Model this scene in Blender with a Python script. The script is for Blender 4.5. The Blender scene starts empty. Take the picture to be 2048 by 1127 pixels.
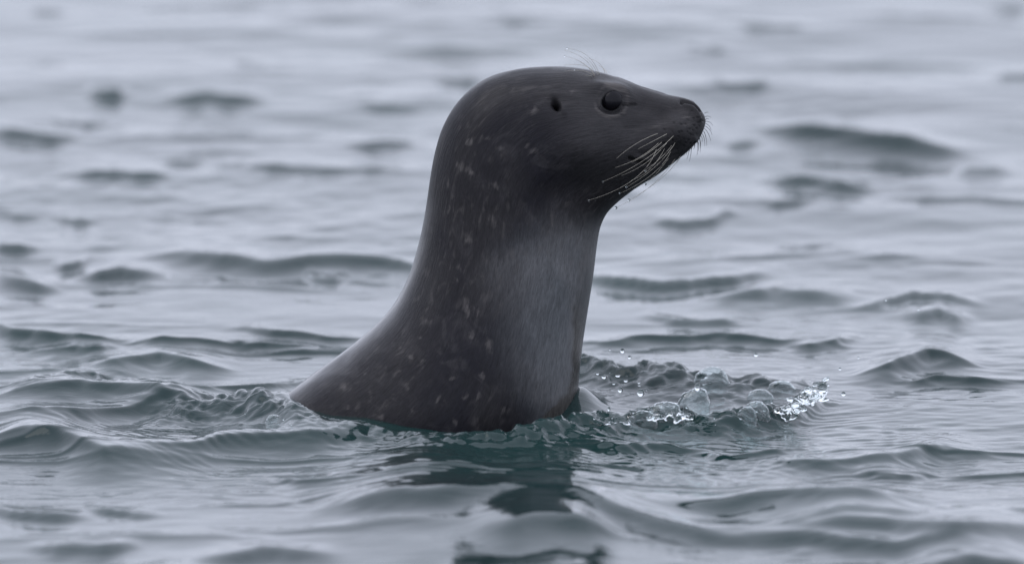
import bpy, bmesh, math, random
import numpy as np
from mathutils import Vector

# ------------------------------------------------------------------ camera, sky, sun, exposure
S = bpy.context.scene
PX = 0.0005                      # metres per photograph pixel in the animal's plane
PITCH = math.radians(8.5)
DIST = 14.0
ZC = (815 - 563.5) * PX / math.cos(PITCH)      # height of the picture centre over the water
cam_loc = np.array([0.0, -DIST * math.cos(PITCH), ZC + DIST * math.sin(PITCH)])
cd = bpy.data.cameras.new('camera'); cam = bpy.data.objects.new('camera', cd)
S.collection.objects.link(cam); S.camera = cam
cam.location = cam_loc
cam.rotation_euler = (math.pi / 2 - PITCH, 0, 0)
cd.sensor_width = 36; cd.lens = 36 * DIST / (2048 * PX)
cd.clip_start = 0.5; cd.clip_end = 6000
cd.dof.use_dof = True; cd.dof.focus_distance = DIST - 0.08; cd.dof.aperture_fstop = 5.4
cd.dof.aperture_blades = 0

SUN_EL, SUN_AZ = math.radians(60), math.radians(-95)     # azimuth from +Y (away from the camera)
w = bpy.data.worlds.new('World'); S.world = w; w.use_nodes = True
nt = w.node_tree; nt.nodes.clear()
out = nt.nodes.new('ShaderNodeOutputWorld'); bg = nt.nodes.new('ShaderNodeBackground')
sky = nt.nodes.new('ShaderNodeTexSky'); sky.sky_type = 'NISHITA'; sky.sun_disc = False
sky.sun_elevation = SUN_EL; sky.sun_rotation = SUN_AZ
sky.air_density = 1.0; sky.dust_density = 1.0; sky.ozone_density = 1.0
mixs = nt.nodes.new('ShaderNodeMix'); mixs.data_type = 'RGBA'; mixs.inputs['Factor'].default_value = 0.93
tc = nt.nodes.new('ShaderNodeTexCoord'); mp = nt.nodes.new('ShaderNodeMapping'); mp.inputs['Scale'].default_value = (1, 1, 3)
cn = nt.nodes.new('ShaderNodeTexNoise'); cn.inputs['Scale'].default_value = 2.2; cn.inputs['Detail'].default_value = 4
cr = nt.nodes.new('ShaderNodeValToRGB')                  # the overcast cloud deck
cr.color_ramp.elements[0].position = 0.3; cr.color_ramp.elements[0].color = (10.8, 11.4, 13.6, 1)
cr.color_ramp.elements[1].position = 0.75; cr.color_ramp.elements[1].color = (12.8, 13.5, 15.9, 1)
nt.links.new(tc.outputs['Generated'], mp.inputs['Vector']); nt.links.new(mp.outputs['Vector'], cn.inputs['Vector'])
nt.links.new(cn.outputs['Fac'], cr.inputs['Fac'])
nt.links.new(sky.outputs['Color'], mixs.inputs['A']); nt.links.new(cr.outputs['Color'], mixs.inputs['B'])
nt.links.new(mixs.outputs['Result'], bg.inputs['Color']); bg.inputs['Strength'].default_value = 0.1
nt.links.new(bg.outputs['Background'], out.inputs['Surface'])
sl = bpy.data.lights.new('sun', 'SUN'); so = bpy.data.objects.new('sun', sl); S.collection.objects.link(so)
sl.energy = 0.5; sl.angle = math.radians(40); sl.color = (1, 0.97, 0.94)
sdir = Vector((math.sin(SUN_AZ) * math.cos(SUN_EL), math.cos(SUN_AZ) * math.cos(SUN_EL), math.sin(SUN_EL)))
so.rotation_euler = sdir.to_track_quat('Z', 'Y').to_euler()
so.location = sdir * 20
S.view_settings.view_transform = 'Standard'; S.view_settings.look = 'None'
S.view_settings.exposure = 0.0; S.view_settings.gamma = 1.0; S.view_settings.use_curve_mapping = False

# ------------------------------------------------------------------ helpers
cp, sp = math.cos(PITCH), math.sin(PITCH)
FWD = np.array([0, cp, -sp]); UPV = np.array([0, sp, cp]); RIGHT = np.array([1.0, 0, 0])
def ray(px, py):
    return FWD * DIST + RIGHT * (px - 1024) * PX + UPV * (563.5 - py) * PX
def on_y(px, py, y=0.0):           # the point of the vertical plane at depth y
    r = ray(px, py); t = (y - cam_loc[1]) / r[1]; return cam_loc + r * t
def on_z(px, py, z=0.0):           # the point of the level plane at height z
    r = ray(px, py); t = (z - cam_loc[2]) / r[2]; return cam_loc + r * t

def smooth(a, b, x):
    t = np.clip((x - a) / (b - a), 0, 1); return t * t * (3 - 2 * t)
def vnoise(x, y, seed=0):          # smooth value noise, -1..1
    rs = np.random.RandomState(seed); T = rs.uniform(-1, 1, (256, 256))
    xi = np.floor(x).astype(np.int64); yi = np.floor(y).astype(np.int64)
    fx = x - xi; fy = y - yi
    fx = fx * fx * fx * (fx * (fx * 6 - 15) + 10); fy = fy * fy * fy * (fy * (fy * 6 - 15) + 10)
    a = T[xi & 255, yi & 255]; b = T[(xi + 1) & 255, yi & 255]; c = T[xi & 255, (yi + 1) & 255]; d = T[(xi + 1) & 255, (yi + 1) & 255]
    return (a * (1 - fx) + b * fx) * (1 - fy) + (c * (1 - fx) + d * fx) * fy
def fbm(x, y, seed=0, oct=3, gain=0.5):
    s = 0; a = 1
    for k in range(oct):
        s = s + a * vnoise(x * 2 ** k + 17.3 * k, y * 2 ** k - 9.1 * k, seed + k); a *= gain
    return s

def grid_mesh(name, V, nu, nv, close_v=False):
    """V: (nu*nv,3) points; quads between rows; close_v wraps the second index"""
    i = np.arange(nu - 1)[:, None]; j = np.arange(nv if close_v else nv - 1)[None, :]
    j2 = (j + 1) % nv
    a = i * nv + j; b = i * nv + j2; c = (i + 1) * nv + j2; d = (i + 1) * nv + j
    F = np.stack([a, b, c, d], -1).reshape(-1, 4).astype(np.int32)
    me = bpy.data.meshes.new(name)
    me.vertices.add(len(V)); me.vertices.foreach_set('co', np.ascontiguousarray(V, dtype=np.float32).ravel())
    me.loops.add(F.size); me.loops.foreach_set('vertex_index', F.ravel())
    me.polygons.add(len(F)); me.polygons.foreach_set('loop_start', np.arange(0, F.size, 4, dtype=np.int32))
    me.polygons.foreach_set('loop_total', np.full(len(F), 4, dtype=np.int32))
    me.polygons.foreach_set('use_smooth', np.ones(len(F), dtype=bool))
    me.update(); me.validate()
    return me
def link(name, me, mat=None, parent=None, **props):
    o = bpy.data.objects.new(name, me); S.collection.objects.link(o)
    if mat and not me.materials: me.materials.append(mat)
    if parent: o.parent = parent
    for k, v in props.items(): o[k] = v
    return o
def add_attr(me, name, arr):
    a = me.attributes.new(name, 'FLOAT', 'POINT'); a.data.foreach_set('value', arr.astype(np.float32))

def material(name):
    m = bpy.data.materials.new(name); m.use_nodes = True
    return m, m.node_tree, m.node_tree.nodes['Principled BSDF']
def N(nt, kind, **kw):
    n = nt.nodes.new(kind)
    for k, v in kw.items():
        if hasattr(n, k): setattr(n, k, v)
        else: n.inputs[k].default_value = v
    return n
def mathn(nt, op, a, b=None, c=None):
    n = nt.nodes.new('ShaderNodeMath'); n.operation = op
    for i, v in enumerate((a, b, c)):
        if v is None: continue
        if isinstance(v, (int, float)): n.inputs[i].default_value = v
        else: nt.links.new(v, n.inputs[i])
    return n.outputs[0]

# ------------------------------------------------------------------ materials
def water_material():
    m, nt, b = material('sea water')
    L = nt.links.new
    b.inputs['Base Color'].default_value = (0.026, 0.062, 0.062, 1)
    b.inputs['Roughness'].default_value = 0.03
    b.inputs['IOR'].default_value = 1.333
    tc = N(nt, 'ShaderNodeTexCoord')
    # body colour drifts a little from green to slate
    nz = N(nt, 'ShaderNodeTexNoise', Scale=1.7, Detail=3.0); L(tc.outputs['Object'], nz.inputs['Vector'])
    rp = N(nt, 'ShaderNodeValToRGB'); L(nz.outputs['Fac'], rp.inputs['Fac'])
    rp.color_ramp.elements[0].position = 0.35; rp.color_ramp.elements[0].color = (0.010, 0.025, 0.0255, 1)
    rp.color_ramp.elements[1].position = 0.7; rp.color_ramp.elements[1].color = (0.012, 0.034, 0.032, 1)
    L(rp.outputs['Color'], b.inputs['Base Color'])
    # capillary ripples: crests run mostly across the view
    mp = N(nt, 'ShaderNodeMapping'); mp.inputs['Scale'].default_value = (28, 60, 28); mp.inputs['Rotation'].default_value = (0, 0, 0.25)
    L(tc.outputs['Object'], mp.inputs['Vector'])
    n1 = N(nt, 'ShaderNodeTexNoise', Scale=1.0, Detail=4.0, Roughness=0.55, Distortion=0.6); L(mp.outputs['Vector'], n1.inputs['Vector'])
    mp2 = N(nt, 'ShaderNodeMapping'); mp2.inputs['Scale'].default_value = (60, 170, 60); mp2.inputs['Rotation'].default_value = (0, 0, -0.5)
    L(tc.outputs['Object'], mp2.inputs['Vector'])
    n2 = N(nt, 'ShaderNodeTexNoise', Scale=1.0, Detail=2.0, Distortion=1.2); L(mp2.outputs['Vector'], n2.inputs['Vector'])
    n3 = N(nt, 'ShaderNodeTexNoise', Scale=5.0, Detail=2.0); L(tc.outputs['Object'], n3.inputs['Vector'])
    patch = mathn(nt, 'MULTIPLY', mathn(nt, 'SUBTRACT', n3.outputs['Fac'], 0.42), 5.0)
    patch = mathn(nt, 'MINIMUM', mathn(nt, 'MAXIMUM', patch, 0.08), 1.0)
    fine = mathn(nt, 'MULTIPLY', n2.outputs['Fac'], patch)
    at = N(nt, 'ShaderNodeAttribute', attribute_name='rough_water')
    fine2 = mathn(nt, 'MULTIPLY', n1.outputs['Fac'], mathn(nt, 'ADD', mathn(nt, 'MULTIPLY', at.outputs['Fac'], 2.6), 0.35))
    b1 = N(nt, 'ShaderNodeBump', Strength=1.0, Distance=0.0011); L(fine2, b1.inputs['Height'])
    b2 = N(nt, 'ShaderNodeBump', Strength=1.0, Distance=0.00022); L(fine, b2.inputs['Height']); L(b1.outputs['Normal'], b2.inputs['Normal'])
    ln = N(nt, 'ShaderNodeVectorMath', operation='LENGTH'); L(tc.outputs['Object'], ln.inputs[0])
    fr = N(nt, 'ShaderNodeMapRange'); fr.inputs['From Min'].default_value = 9; fr.inputs['From Max'].default_value = 22; L(ln.outputs['Value'], fr.inputs['Value'])
    n4 = N(nt, 'ShaderNodeTexNoise', Scale=3.0, Detail=5.0); L(tc.outputs['Object'], n4.inputs['Vector'])
    b3 = N(nt, 'ShaderNodeBump', Strength=1.0, Distance=0.22); L(mathn(nt, 'MULTIPLY', n4.outputs['Fac'], fr.outputs['Result']), b3.inputs['Height']); L(b2.outputs['Normal'], b3.inputs['Normal'])
    L(b3.outputs['Normal'], b.inputs['Normal'])
    return m

def glass_material():
    m, nt, b = material('clear water')
    b.inputs['Base Color'].default_value = (0.93, 0.97, 0.97, 1)
    b.inputs['Roughness'].default_value = 0.0
    b.inputs['IOR'].default_value = 1.333
    b.inputs['Transmission Weight'].default_value = 1.0
    return m

def fur_material():
    m, nt, b = material('wet seal fur')
    L = nt.links.new
    uv = N(nt, 'ShaderNodeUVMap')
    belly = N(nt, 'ShaderNodeAttribute', attribute_name='belly').outputs['Fac']
    spot_and_lit = N(nt, 'ShaderNodeAttribute', attribute_name='spot_and_lit').outputs['Fac']
    dark = N(nt, 'ShaderNodeAttribute', attribute_name='dark').outputs['Fac']
    wet = N(nt, 'ShaderNodeAttribute', attribute_name='wet').outputs['Fac']
    face = N(nt, 'ShaderNodeAttribute', attribute_name='face').outputs['Fac']
    def noise(sx, sy, detail, dist=0.0, rough=0.5):
        mp = N(nt, 'ShaderNodeMapping'); mp.inputs['Scale'].default_value = (sx, sy, 1); L(uv.outputs['UV'], mp.inputs['Vector'])
        n = N(nt, 'ShaderNodeTexNoise', Scale=1.0, Detail=detail, Distortion=dist, Roughness=rough); L(mp.outputs['Vector'], n.inputs['Vector'])
        return n.outputs['Fac']
    # uv in metres: u along the body (the lie of the hair), v around it
    blotch = noise(28, 42, 5, 0.8, 0.65)
    broad = noise(9, 12, 3, 0.6)
    streak = noise(50, 300, 4, 0.4, 0.65)
    hair = noise(130, 900, 3, 0.3, 0.65)
    flecks = noise(60, 140, 3, 0.4)
    def rng(v, a, c_):
        n = N(nt, 'ShaderNodeMapRange'); n.interpolation_type = 'SMOOTHSTEP'; n.inputs['From Min'].default_value = a; n.inputs['From Max'].default_value = c_
        L(v, n.inputs['Value']); return n.outputs['Result']
    # pale patches: coat spots plus the lit brow put into colour, broken up by the hair
    sp_ = mathn(nt, 'ADD', spot_and_lit, mathn(nt, 'MULTIPLY', mathn(nt, 'SUBTRACT', streak, 0.5), 1.1))
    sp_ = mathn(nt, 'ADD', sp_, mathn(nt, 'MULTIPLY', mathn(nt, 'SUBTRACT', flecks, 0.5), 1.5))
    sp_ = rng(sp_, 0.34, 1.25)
    fl = mathn(nt, 'MULTIPLY', rng(flecks, 0.52, 0.72), rng(broad, 0.38, 0.6))
    fl = mathn(nt, 'MULTIPLY', fl, mathn(nt, 'SUBTRACT', 1.0, face))
    sp_ = mathn(nt, 'MAXIMUM', sp_, mathn(nt, 'MULTIPLY', fl, 0.42))
    bl = rng(mathn(nt, 'ADD', belly, mathn(nt, 'MULTIPLY', mathn(nt, 'SUBTRACT', blotch, 0.5), 0.22)), 0.05, 1.05)
    def mix(f, A, B):
        n = N(nt, 'ShaderNodeMix', data_type='RGBA')
        L(f, n.inputs['Factor'])
        for s_, v in (('A', A), ('B', B)):
            if isinstance(v, tuple): n.inputs[s_].default_value = v
            else: L(v, n.inputs[s_])
        return n.outputs['Result']
    base = mix(rng(broad, 0.35, 0.65), (0.009, 0.0085, 0.012, 1), (0.020, 0.0185, 0.020, 1))
    base = mix(mathn(nt, 'MULTIPLY', rng(blotch, 0.5, 0.68), 0.6), base, (0.034, 0.032, 0.034, 1))
    base = mix(mathn(nt, 'MULTIPLY', face, 0.8), base, (0.034, 0.032, 0.033, 1))
    belc = mix(rng(broad, 0.3, 0.7), (0.118, 0.125, 0.131, 1), (0.150, 0.151, 0.155, 1))
    c = mix(bl, base, belc)
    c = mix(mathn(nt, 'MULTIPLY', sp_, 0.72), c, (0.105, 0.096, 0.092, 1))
    c = mix(wet, c, mix(streak, (0.040, 0.037, 0.034, 1), (0.074, 0.069, 0.064, 1)))
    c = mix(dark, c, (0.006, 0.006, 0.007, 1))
    # hair by hair variation
    hv = mathn(nt, 'ADD', mathn(nt, 'MULTIPLY', mathn(nt, 'ADD', mathn(nt, 'MULTIPLY', mathn(nt, 'SUBTRACT', hair, 0.5), 1.3), mathn(nt, 'MULTIPLY', mathn(nt, 'SUBTRACT', streak, 0.5), 1.2)), 1.0), 1.0)
    hs = N(nt, 'ShaderNodeHueSaturation'); L(hv, hs.inputs['Value']); L(c, hs.inputs['Color'])
    L(hs.outputs['Color'], b.inputs['Base Color'])
    b.inputs['IOR'].default_value = 1.333
    b.inputs['Specular IOR Level'].default_value = 0.26
    rr = mathn(nt, 'ADD', mathn(nt, 'MULTIPLY', streak, 0.2), 0.34)
    L(mathn(nt, 'SUBTRACT', rr, mathn(nt, 'MULTIPLY', wet, 0.2)), b.inputs['Roughness'])
    film = N(nt, 'ShaderNodeAttribute', attribute_name='film').outputs['Fac']
    L(film, b.inputs['Coat Weight']); b.inputs['Coat Roughness'].default_value = 0.16; b.inputs['Coat IOR'].default_value = 1.333
    b.inputs['Sheen Weight'].default_value = 0.025; b.inputs['Sheen Roughness'].default_value = 0.35; b.inputs['Sheen Tint'].default_value = (0.8, 0.82, 0.9, 1)
    bp = N(nt, 'ShaderNodeBump', Strength=0.8, Distance=0.0005); L(hair, bp.inputs['Height'])
    bp2 = N(nt, 'ShaderNodeBump', Strength=0.6, Distance=0.0012); L(streak, bp2.inputs['Height']); L(bp.outputs['Normal'], bp2.inputs['Normal'])
    L(bp2.outputs['Normal'], b.inputs['Normal'])
    return m
def plain(name, col, rough, spec=0.5, coat=0.0, trans=0.0):
    m, nt, b = material(name)
    n = N(nt, 'ShaderNodeTexNoise', Scale=220.0, Detail=3.0); tc = N(nt, 'ShaderNodeTexCoord'); nt.links.new(tc.outputs['Object'], n.inputs['Vector'])
    r = N(nt, 'ShaderNodeValToRGB'); nt.links.new(n.outputs['Fac'], r.inputs['Fac'])
    r.color_ramp.elements[0].color = tuple(v * 0.75 for v in col) + (1,); r.color_ramp.elements[1].color = tuple(v * 1.25 for v in col) + (1,)
    nt.links.new(r.outputs['Color'], b.inputs['Base Color'])
    b.inputs['Roughness'].default_value = rough; b.inputs['Specular IOR Level'].default_value = spec; b.inputs['Coat Weight'].default_value = coat
    return m
M_water = water_material(); M_glass = glass_material(); M_fur = fur_material()
M_eye = plain('eyeball', (0.009, 0.0085, 0.011), 0.22, 0.16)
M_whisk = plain('whisker hair', (0.40, 0.37, 0.31), 0.4)
M_dkhair = plain('dark hair', (0.05, 0.045, 0.045), 0.4)

# ------------------------------------------------------------------ sky is the world; water: one sheet to the horizon
def axis(fine_lo, fine_hi, step, mid, mstep, far, grow=1.25):
    a = [np.arange(fine_lo, fine_hi, step)]
    def side(start, sgn, lim):
        v = []; x = start; s = step
        while abs(x) < far:
            s = s * 1.06 if s < mstep or abs(x) < lim else s * grow
            if abs(x) < lim: s = min(s, mstep)
            x += sgn * s; v.append(x)
        return v
    hi = side(a[0][-1], 1, mid[1]); lo = side(a[0][0], -1, abs(mid[0]))
    return np.array(lo[::-1] + list(a[0]) + hi)
xs = axis(-0.52, 0.46, 0.0026, (-1.6, 1.6), 0.0085, 3000)
ys = axis(-0.55, 0.42, 0.0028, (-6.0, 8.0), 0.0115, 3000)

# crests read off the place: (points, height px, softness)
C = [
 ([(60,122),(130,125)],6,1),([(470,122),(540,132)],7,1),([(180,187),(250,185)],14,1),([(350,195),(420,188),(510,200)],17,1),
 ([(-20,250),(60,262),(130,272)],17,1),([(120,238),(220,243)],10,1),([(320,316),(400,320)],9,1),([(140,345),(230,334),(310,350)],16,1),
 ([(470,330),(600,333),(700,338),(820,346)],10,1),([(20,425),(80,428)],7,1),([(110,430),(180,436)],7,1),([(-20,488),(60,498)],12,1),
 ([(110,527),(170,519)],11,1),([(370,514),(440,505),(520,518),(570,516),(640,507),(720,512),(830,532)],24,1),([(170,548),(240,530),(320,547)],18,1.4),
 ([(620,550),(690,553)],12,1),([(340,560),(430,556)],9,1.3),([(-20,545),(100,575)],14,1.6),
 ([(-20,652),(40,663),(130,675),(230,682)],16,1),([(280,690),(400,684),(480,692)],13,1),([(470,690),(530,684),(620,694)],13,1),([(500,662),(600,668),(700,680)],10,1),
 ([(80,702),(150,688),(220,696)],14,1.6),([(200,722),(320,703),(430,732)],22,1.8),([(300,785),(480,770),(590,758)],13,1),
 ([(20,790),(100,768),(180,757),(260,775),(330,792),(390,800)],28,1),
 ([(-20,845),(150,818),(330,800),(420,800)],20,1.2),
 ([(1540,250),(1600,247),(1750,262),(1830,272),(1900,290)],28,1.1),([(1540,350),(1620,352),(1720,380)],18,1.1),([(1440,180),(1540,175)],9,1),
 ([(1810,400),(1950,395),(2070,405)],9,1),([(1330,442),(1400,433),(1450,424)],13,1.1),([(1910,332),(2010,328)],18,1.2),
 ([(1170,548),(1260,552),(1330,562),(1400,547),(1500,544)],17,1),([(1440,592),(1550,574),(1700,590)],18,1.9),([(1730,612),(1800,592),(1830,584),(1870,588),(1940,602)],13,1),
 ([(1825,628),(1885,612),(1935,626)],19,1.2),([(1180,688),(1300,676),(1430,664),(1500,668),(1580,682)],13,1),([(1310,634),(1400,645),(1480,640)],9,1.3),
 ([(1590,690),(1700,676)],11,1.3),([(1740,747),(1800,722),(1870,703),(1930,726)],24,1.3),([(1820,765),(1880,755),(2000,765)],11,1),([(1560,490),(1650,482)],10,1.3),
 ([(1480,48),(1600,58)],9,1),([(1380,88),(1450,98)],7,1),([(1000,40),(1090,44)],6,1),([(880,150),(960,155)],12,1),([(1990,150),(2070,152)],10,1),
 ([(1980,5),(2060,12)],10,1),([(1450,285),(1520,280)],9,1),([(1530,410),(1620,405)],9,1.2),([(730,210),(830,213)],8,1),([(700,290),(830,285)],9,1),([(60,15),(130,18)],8,1),
 ([(-20,885),(60,858),(120,862),(200,892),(320,916)],34,1.5),([(340,908),(400,885),(450,868),(540,863),(660,862),(720,868)],30,1.3),
 ([(1180,897),(1340,888),(1400,898)],14,1),([(1420,905),(1500,912),(1600,905)],10,1),([(1560,928),(1680,918),(1780,908),(1880,883),(1930,900)],22,1.5),
 ([(1400,1015),(1470,990),(1530,983),(1600,985),(1680,1000),(1800,1003)],32,1.7),([(1580,1052),(1700,1030),(1780,1032),(1900,1060),(2070,1050)],34,1.9),
 ([(1130,1022),(1200,1030),(1260,1046),(1400,1062),(1600,1070),(1720,1086),(1830,1108)],15,1.5),([(680,1025),(850,1020),(1000,1022)],15,1.5),
 ([(990,1075),(1060,1052),(1120,1055),(1200,1080)],26,1.8),([(-20,1012),(150,1025)],13,1),([(80,1088),(150,1080),(250,1092)],15,1.4),
 ([(400,1118),(520,1092),(640,1112)],16,2.0),([(180,1012),(300,1030)],8,1),([(1730,955),(1850,948)],9,1.4),([(560,960),(700,975)],8,1.4),([(1850,1140),(1950,1120),(2060,1130)],26,1.8),
 ([(240,1150),(330,1133),(420,1150)],20,1.8),([(900,1150),(1000,1128),(1120,1140)],20,1.6),
]
def ridge(X, Y, H, pts, hpx, wf, wb, taper=True, push=0.0, hs=None):
    """a wavelet: gentle behind, steeper towards the viewer, dying out at both ends"""
    if taper:                       # more points, so the height can fall off between them
        tq = np.linspace(0, 1, 9); tp_ = np.linspace(0, 1, len(pts))
        sx = np.interp(tq, tp_, [p[0] for p in pts]); sy = np.interp(tq, tp_, [p[1] for p in pts])
        sx = sx + (tq - 0.5) * (sx[-1] - sx[0]) * 0.10
        tpr = smooth(-0.22, 0.3, tq) * smooth(1.22, 0.7, tq)
        P = np.array([on_z(a, b, hpx * PX * t_)[:2] for a, b, t_ in zip(sx, sy, tpr)]); hh = np.full(9, hpx * PX)
    else:
        P = np.array([on_z(p[0], p[1], hs[i] * PX * 0.8)[:2] for i, p in enumerate(pts)]); hh = np.array(hs, float) * PX
    # dense smooth resample
    t = np.arange(len(P)); tt = np.linspace(0, len(P) - 1, 12 * len(P))
    Px = np.interp(tt, t, P[:, 0]); Py = np.interp(tt, t, P[:, 1]); Hh = np.interp(tt, t, hh)
    k = np.array([1, 2, 3, 4, 3, 2, 1.]) ; k /= k.sum()
    def sm(a):
        b = np.pad(a, 3, mode='reflect', reflect_type='odd'); return np.convolve(b, k, 'valid')
    Px, Py, Hh = sm(Px), sm(Py), sm(Hh)
    L = Px[-1] - Px[0]; ext = 0.25 * L + 0.01 if taper else 0.01
    m = (X > Px[0] - ext) & (X < Px[-1] + ext) & (Y > Py.min() - 4 * wf - 0.02) & (Y < Py.max() + 4 * wb + 0.02)
    if not m.any(): return
    x, y = X[m], Y[m]
    yc = np.interp(x, Px, Py); h = np.interp(x, Px, Hh)
    s = (x - Px[0]) / L
    wob = 1 + 0.25 * fbm(x * 9, y * 5, 77, 2)
    env = smooth(-0.22, 0.3, s) * smooth(1.22, 0.7, s) if taper else smooth(-0.04, 0.04, s) * smooth(1.04, 0.96, s)
    d = y - yc + (0.010 * vnoise(x * 14, x * 0 + 3, 5) + 0.008 * fbm(x * 30 * min(1, 16 / hpx), y * 22 * min(1, 16 / hpx), 6, 2)) * min(hpx / 20, 1.2)
    wfv = wf * wob; wbv = wb * wob
    dd = -d / wfv                   # steepest just under the crest, running out into a shallow trough
    front = np.exp(-(np.sqrt(dd * dd + 0.02) - 0.1414) * 1.0) * 1.12 - 0.12 * np.exp(-((dd - 3.2) / 2.2) ** 2) - 0.12 * np.exp(-dd ** 2)
    prof = np.where(d < 0, front if taper else np.exp(-np.abs(dd) ** 1.9), 1 / (1 + (d / wbv) ** 2) ** 1.5)
    H[m] += h * env * prof * (1 + 0.16 * fbm(x * 26 * min(1, 14 / hpx), y * 14 * min(1, 14 / hpx), 91, 2))
    return m

def height(X, Y):
    rs = np.random.RandomState(4)
    H = np.zeros_like(X); DX = np.zeros_like(X); DY = np.zeros_like(X)
    R = np.hypot(X, Y)
    gust = 0.65 + 0.5 * vnoise(X * 1.3 + 5, Y * 0.55, 31)
    for i in range(46):
        lam = 0.05 * (20 ** (i / 45.0))                 # 7 cm ... 1.1 m
        k = 2 * math.pi / lam
        th = rs.normal(0, 0.50 if lam > 0.3 else 0.75) + (0.25 if i % 2 else -0.2)
        kx, ky = k * math.sin(th), -k * math.cos(th)
        slope = 0.0150 * (0.75 if lam > 0.3 else 1.15)
        a = slope / k
        ph = kx * X + ky * Y + rs.uniform(0, 6.28)
        fade = np.clip(1.6 - R / (lam * 160), 0, 1)       # short waves stop where the sheet is too coarse for them
        A = a * fade * (gust if lam < 0.3 else 1)
        c_, s_ = np.cos(ph), np.sin(ph)
        H += A * c_; DX -= 0.8 * A * s_ * math.sin(th); DY += 0.8 * A * s_ * math.cos(th)
    # ripples of a few centimetres, strongest where the breeze touches down
    f2 = (np.abs(X) < 1.4) & (np.abs(Y) < 7)
    x, y = X[f2], Y[f2]; g2 = smooth(-0.5, 0.9, fbm(x * 2.6, y * 1.3, 41, 3)) * smooth(1.4, 1.0, np.abs(x)) * smooth(7, 3, np.abs(y))
    acc = np.zeros_like(x)
    for i in range(30):
        lam = 0.018 * (3.2 ** (i / 29.0)); k = 2 * math.pi / lam; th = rs.normal(0, 0.85)
        acc += 0.0165 / k * (1 if lam > 0.034 else smooth(3.5, 1.2, np.abs(y))) * np.cos(k * (x * math.sin(th) - y * math.cos(th)) + rs.uniform(0, 6.28))
    H[f2] += acc * (0.25 + 1.1 * g2) * smooth(7, 6, np.abs(y)) * smooth(1.4, 1.25, np.abs(x))
    H += 0.04 * np.sin(X * 0.9 + Y * 0.7) * smooth(20, 60, R)
    return H, DX, DY

nx, ny = len(xs), len(ys)
Yg, Xg = np.meshgrid(ys, xs, indexing='ij')
X = Xg.ravel(); Y = Yg.ravel()
H, DX, DY = height(X, Y)
near = np.exp(-((X / 0.9) ** 2 + (Y / 0.8) ** 2))
H *= 1 - 0.35 * near
# where crests were read from the place the random chop steps back
infr = smooth(1.3, 0.9, np.abs(X) * 14 / (14 + np.clip(Y, -6, 8))) * smooth(-4.2, -3.6, Y) * smooth(9, 6, Y)
H *= 1 - (0.30 + 0.28 * smooth(-0.2, -0.7, Y)) * infr
for pts, hp, soft in C:
    d = abs(hp) * PX
    ridge(X, Y, H, pts, hp * 1.25, 1.6 * d * soft, 6.0 * d * soft)
rk = np.random.RandomState(12)
for i in range(640):
    qx, qy = rk.uniform(-1.5, 1.5), rk.uniform(-3.6, 7.5)
    if abs(qx) < 0.5 and abs(qy) < 0.25: continue
    ln_ = rk.uniform(0.04, 0.20); hp = rk.uniform(3, 9) * (1.3 if rk.rand() < 0.15 else 1); tl = rk.uniform(-0.25, 0.25)
    xx = np.array([qx - ln_, qx, qx + ln_]); yy = np.array([qy - tl * ln_, qy + rk.uniform(0, 0.02), qy + tl * ln_])
    m = (X > xx[0] - 0.05) & (X < xx[2] + 0.05) & (Y > qy - 0.1) & (Y < qy + 0.14)
    if not m.any(): continue
    x, y = X[m], Y[m]; yc = np.interp(x, xx, yy) + 0.008 * vnoise(x * 18, x * 0 + i, 5); d_ = y - yc; so_ = rk.uniform(1.3, 2.4)
    env = np.exp(-((x - qx) / ln_) ** 2 * 1.6)
    H[m] += hp * PX * env * np.where(d_ < 0, np.exp(-(np.sqrt((d_ / (so_ * hp * PX)) ** 2 + 0.03) - 0.173)), 1 / (1 + (d_ / (4.5 * hp * PX)) ** 2) ** 1.5)
ridge(X, Y, H, [(700,1010),(850,992),(1000,984),(1120,986),(1300,1004)], 46, 0.27, 0.30)
ridge(X, Y, H, [(820,955),(960,946),(1080,950),(1160,958)], 12, 0.05, 0.08)
rough = np.zeros_like(X)
def turb(m, amp, sc, seed):
    H[m] += amp * fbm(X[m] * sc, Y[m] * sc * 0.8, seed, 3, 0.55)
# bow wave thrown up beside the animal (two ridges) and the swell that slides over its back
def add_turb(pts, hs, wf, wb, amp, sc, seed, rg=1.0):
    H0 = H.copy(); m = ridge(X, Y, H, pts, max(hs), wf, wb, False, hs=hs)
    e = np.zeros_like(X); e[m] = np.clip((H[m] - H0[m]) / (max(hs) * PX), 0, 1)
    n1 = fbm(X[m] * sc, Y[m] * sc * 0.7, seed, 3, 0.6)
    H[m] += amp * e[m] * (0.9 - 2.0 * np.abs(n1))
    H[m] += 0.0011 * np.sqrt(e[m]) * fbm(X[m] * 95 + 2 * n1, Y[m] * 80, seed + 5, 2, 0.6)
    rough[m] = np.maximum(rough[m], e[m] * rg)
add_turb([(600,866),(700,864),(800,868),(900,876),(980,874),(1060,864),(1130,850),(1200,838),(1290,828),(1370,820),(1450,824),(1530,818),(1600,806),(1655,800)],
         [4,20,24,25,27,32,40,44,46,48,42,38,34,12], 0.042, 0.030, 0.0050, 44, 11)
add_turb([(1120,700),(1165,712),(1215,728),(1290,742),(1400,752),(1500,760),(1580,768),(1640,776)], [40,46,44,40,34,28,20,4], 0.095, 0.05, 0.006, 26, 23, 0.8)
add_turb([(280,850),(340,825),(400,806),(480,799),(540,808),(600,832),(660,862)], [4,22,36,44,46,40,6], 0.045, 0.045, 0.0055, 38, 37, 0.9)
add_turb([(30,785),(100,768),(180,757),(260,775),(330,792),(390,800)], [4,10,14,12,8,3], 0.03, 0.04, 0.004, 30, 53, 0.6)
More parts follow.
